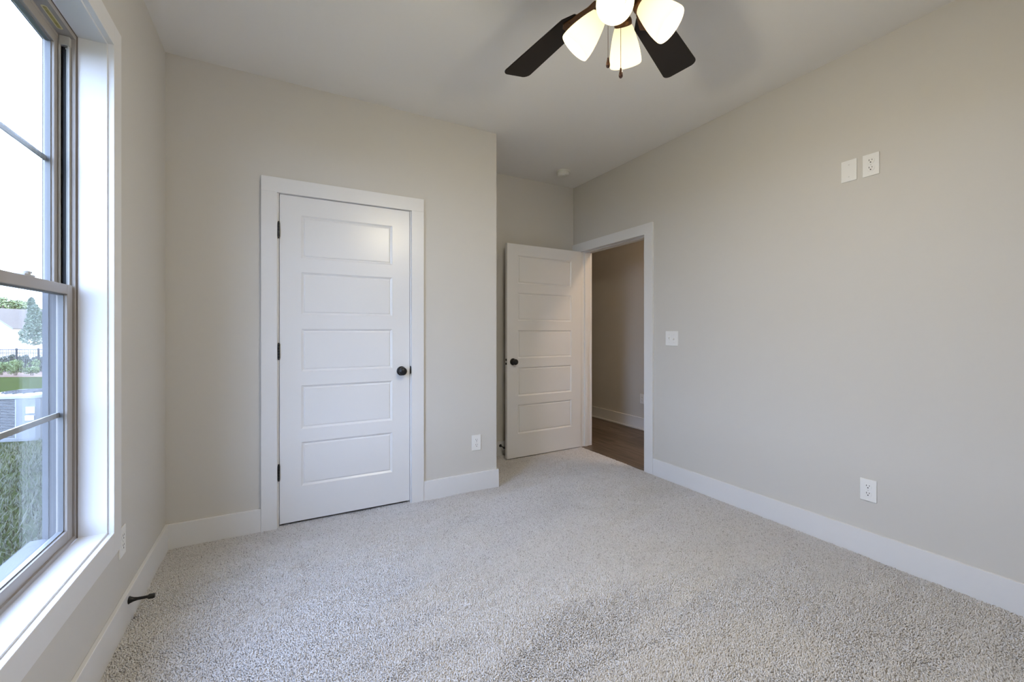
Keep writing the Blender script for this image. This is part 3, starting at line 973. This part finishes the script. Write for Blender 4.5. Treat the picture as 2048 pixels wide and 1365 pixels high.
# black aluminium fence
pf = spot(33, 20.4)
fe = thing('metal_fence', 'black metal picket fence behind the shrubs', 'fence', pf, -YAW)
HF = 1.16
k = MB(); k.box(-4.3, 3.3, -.014, .014, HF - .035, HF); k.box(-4.3, 3.3, -.014, .014, HF - .20, HF - .17); k.box(-4.3, 3.3, -.014, .014, .10, .13)
k.build('rail', M_FENCE, fe)
for j in range(-4, 4):
    MB().box(j * 1.05 - .032, j * 1.05 + .032, -.032, .032, -.12, HF + .05, bevel=.004).build('post', M_FENCE, fe)
k = MB()
for j in range(-47, 37):
    k.box(j * .0875 + .04 - .006, j * .0875 + .04 + .006, -.008, .008, .04, HF - .01)
k.build('pickets', M_FENCE, fe)

def leaf_cloud(rng, n, shape, size):
    """n small bent leaf quads inside a shape given by shape(rng) -> (x, y, z, outward vector)."""
    V, F = [], []
    for i in range(n):
        x, y, z, nrm = shape(rng)
        t = Vector((rng.gauss(0, 1), rng.gauss(0, 1), rng.gauss(0, 1))).normalized()
        nn = (nrm + t * .9).normalized()
        a = nn.orthogonal().normalized(); a.rotate(Matrix.Rotation(rng.uniform(0, 6.28), 3, nn))
        b = nn.cross(a)
        s_ = size * rng.uniform(.6, 1.4)
        c = Vector((x, y, z))
        i0 = len(V)
        V += [c - a * s_, c + b * s_ * .5 + nn * s_ * .2, c + a * s_, c - b * s_ * .5 + nn * s_ * .2]
        F.append((i0, i0 + 1, i0 + 2, i0 + 3))
    return V, F
def plant(name, label, cat, loc, w_, h, z0, material, n, size, seed, group, lobes=6, cone=False, trunk=None):
    rng = random.Random(seed)
    t = thing(name, label, cat, loc, 0, group)
    blobs = []
    if cone:
        for j in range(7):
            q = j / 6
            blobs.append((rng.uniform(-.08, .08) * w_, rng.uniform(-.08, .08) * w_, z0 + (h - z0) * (.08 + .86 * q), w_ * .5 * (1 - .78 * q), (h - z0) * .14))
    else:
        for j in range(lobes):
            a = j * 2.4 + rng.uniform(-.3, .3)
            q = rng.uniform(.15, .95)
            rr = w_ * .30 * math.sqrt(1 - (q - .45) ** 2)
            blobs.append((rr * math.cos(a), rr * math.sin(a), z0 + (h - z0) * (.18 + .64 * q), w_ * rng.uniform(.20, .30), (h - z0) * rng.uniform(.16, .24)))
        blobs.append((0, 0, z0 + (h - z0) * .5, w_ * .38, (h - z0) * .40))
    def shp(r):
        bx, by, bz, br, bh = r.choice(blobs)
        d = Vector((r.gauss(0, 1), r.gauss(0, 1), r.gauss(0, 1))).normalized()
        k_ = r.uniform(.6, 1.0) ** .5
        return bx + d.x * br * k_, by + d.y * br * k_, bz + d.z * bh * k_, d
    V, F = leaf_cloud(rng, n, shp, size)
    mesh_obj('foliage', V, F, material, t)
    b = MB()
    if trunk:
        b.lathe([(trunk * 1.3, -.2), (trunk, .3), (trunk * .8, h * .45), (trunk * .4, h * .8)], 12)
    else:
        for j in range(4):
            a = j * 1.6
            b.tube((.03 * math.cos(a), .03 * math.sin(a), -.05), (w_ * .2 * math.cos(a), w_ * .2 * math.sin(a), h * .6), .012, 6)
    b.build('trunk' if trunk else 'stems', M_BARK, t)
    return t
for j, (u, d, lab) in enumerate(((2, 19.0, 'bright green round shrub by the fence, leftmost one seen through the glass'),
                                (31, 18.9, 'bright green round shrub by the fence, below the first thick post'),
                                (64, 18.9, 'bright green round shrub by the fence, between the two thick posts'))):
    p = spot(u, d)
    plant('shrub', lab, 'shrub', p, .50, .74 if j != 1 else .84, .02, M_LEAF_D, 900, .035, 20 + j, 'bright shrubs along the fence')
for j, (u, lab) in enumerate(((15, 'dark green shrub against the fence, between the bright first and second shrubs'),
                              (47, 'dark green shrub against the fence, between the bright second and third shrubs'),
                              (80, 'dark green shrub against the fence, behind the second thick post'))):
    p = spot(u, 21.2)
    plant('shrub', lab, 'shrub', p, .66, .98, .02, M_LEAF_C, 1300, .045, 40 + j, 'dark shrubs along the fence')

# air conditioner condenser
pa = spot(52, 6.6)
ac = thing('air_conditioner', 'grey outdoor air conditioner unit with louvred sides on the lawn', 'air conditioner', pa, -YAW + R_(12))
AW, AH = .80, .72
def rrect(w_, r, n=8, cx=0.0, cyy=0.0):
    pts = []
    for qx, qy, a0 in ((1, 1, 0), (-1, 1, 90), (-1, -1, 180), (1, -1, 270)):
        for k_ in range(n + 1):
            a = R_(a0 + 90 * k_ / n)
            pts.append((cx + qx * (w_ / 2 - r) + r * math.cos(a), cyy + qy * (w_ / 2 - r) + r * math.sin(a)))
    return pts
ofs = (-AW / 2 + .16, AW / 2)
MB().prism(rrect(AW + .10, .04, 4, *ofs), -.10, -.02).build('pad', M_CONC, ac)
MB().prism(rrect(AW - .05, .10, 8, *ofs), -.02, AH - .06).build('coil', M_ACDARK, ac)
MB().prism(rrect(AW, .12, 10, *ofs), -.02, .06, bevel=.006).build('base_pan', M_ACMETAL, ac)
t_ = MB(); t_.prism(rrect(AW + .02, .13, 10, *ofs), AH - .075, AH, bevel=.02)
top = t_.build('top_cover', M_ACTOP, ac)
g = MB()
for r_ in np.linspace(.04, .30, 9):
    g.lathe([(r_, AH + .010), (r_ + .006, AH + .010), (r_ + .006, AH + .016), (r_, AH + .016), (r_, AH + .010)], 32, Matrix.Translation((*ofs, 0)), cap=False)
for k_ in range(8):
    g.box(-.31, .31, -.004, .004, AH - .004, AH + .012, mtx=Matrix.Translation((*ofs, 0)) @ Matrix.Rotation(R_(22.5 * k_), 4, 'Z'))
g.build('fan_guard', M_ACDARK, top)
lv = MB()
for k_ in range(24):
    z = .07 + k_ * .0240
    lv.prism(rrect(AW - .008, .115, 8, *ofs), z, z + .012)
lv.build('louver', M_ACMETAL, ac)
cp = MB()
x_r = ofs[0] + AW / 2
cp.prism([(x_r - .30, -.004), (x_r - .115, -.004), (x_r - .05, .012), (x_r - .012, .05), (x_r + .006, .115), (x_r + .006, .34), (x_r - .03, .34), (x_r - .03, .08), (x_r - .30, .03)],
         .03, AH - .07)
cpo = cp.build('corner_panel', M_ACMETAL, ac)
lb = MB(); lb.box(x_r - .155, x_r - .045, -.012, -.003, .43, .53); lb.box(x_r - .165, x_r - .055, -.012, -.003, .32, .395)
lb.box(x_r - .29, x_r - .287, -.006, -.003, .05, AH - .08)
lb.build('label', M_ACLABEL, cpo)

# neighbouring house
ph = spot(0, 66.0)
ho = thing('house', 'pale brick house with brown roof beyond the fence', 'house', (ph.x, ph.y, -.72), -YAW)
# local x runs along the picture, y away; eave of the front gable at x ~ 2.3
def gable(mb, x0, x1, y0, y1, ze, zr):
    xm = (x0 + x1) / 2
    b = bmesh.new()
    pts = [(x0, -.3), (x1, -.3), (x1, ze), (xm, zr), (x0, ze)]
    a = [b.verts.new((x, y0, z)) for x, z in pts]; c = [b.verts.new((x, y1, z)) for x, z in pts]
    b.faces.new(a); b.faces.new(list(reversed(c)))
    for k_ in range(5): b.faces.new((a[k_], c[k_], c[(k_ + 1) % 5], a[(k_ + 1) % 5]))
    bmesh.ops.recalc_face_normals(b, faces=b.faces)
    mb._merge(b)
wl = MB(); gable(wl, -7.0, 2.05, 0, 9, 2.7, 5.6); wl.box(1.9, 2.95, 1.5, 9, -.3, 2.6); wl.box(-16, -7, 2, 9, -.3, 2.7)
wo = wl.build('wall', M_SIDING, ho)
rf = MB()
def roof_slab(mb, pts, th=.18):
    b = bmesh.new()
    lo = [b.verts.new(p) for p in pts]; hi = [b.verts.new((p[0], p[1], p[2] + th)) for p in pts]
    n_ = len(pts)
    b.faces.new(list(reversed(lo))); b.faces.new(hi)
    for k_ in range(n_): b.faces.new((lo[k_], lo[(k_ + 1) % n_], hi[(k_ + 1) % n_], hi[k_]))
    bmesh.ops.recalc_face_normals(b, faces=b.faces)
    mb._merge(b)
roof_slab(rf, [(-2.47, -.5, 5.62), (2.55, -.5, 2.42), (2.55, 9, 2.42), (-2.47, 9, 5.62)])
roof_slab(rf, [(-2.47, -.5, 5.62), (-7.5, -.5, 2.42), (-7.5, 9, 2.42), (-2.47, 9, 5.62)])
roof_slab(rf, [(-16, 1.4, 2.5), (3.4, 1.4, 2.5), (2.4, 5.5, 5.55), (-16, 5.5, 5.55)])
roof_slab(rf, [(-16, 9.4, 2.5), (3.4, 9.4, 2.5), (2.4, 5.5, 5.55), (-16, 5.5, 5.55)])
rf.build('roof', M_ROOF, ho)
fa = MB(); fa.prism([(2.6, 2.36), (2.6, 2.60), (-2.47, 5.82), (-2.47, 5.56)], 0, .06, Matrix.Translation((0, -.50, 0)) @ Matrix.Rotation(R_(90), 4, 'X'))
fa.build('fascia', M_DKTRIM, ho)
wi = MB(); wi.box(2.30, 2.62, 1.42, 1.5, .55, 1.75)
wi.build('window', M_DKTRIM, ho)
# trees
for j, (u, d, w_, h, mt, n, sz, cone, lab) in enumerate((
        (68, 62, 3.4, 6.6, M_LEAF_B, 7000, .13, True, 'tall dull green evergreen tree in front of the house corner'),
        (6, 86, 7.6, 9.6, M_LEAF_A, 3600, .30, False, 'yellow green leafy tree rising behind the house roof'),
        (50, 96, 6.6, 9.3, M_LEAF_A, 3000, .32, False, 'yellow green tree between the house roof and the evergreen'))):
    p = spot(u, d)
    plant('tree', lab, 'tree', (p.x, p.y, -.74), w_, h, .5 if cone else 1.4, mt, n, sz, 70 + j, 'trees around the neighbouring house', lobes=9, cone=cone, trunk=.16)
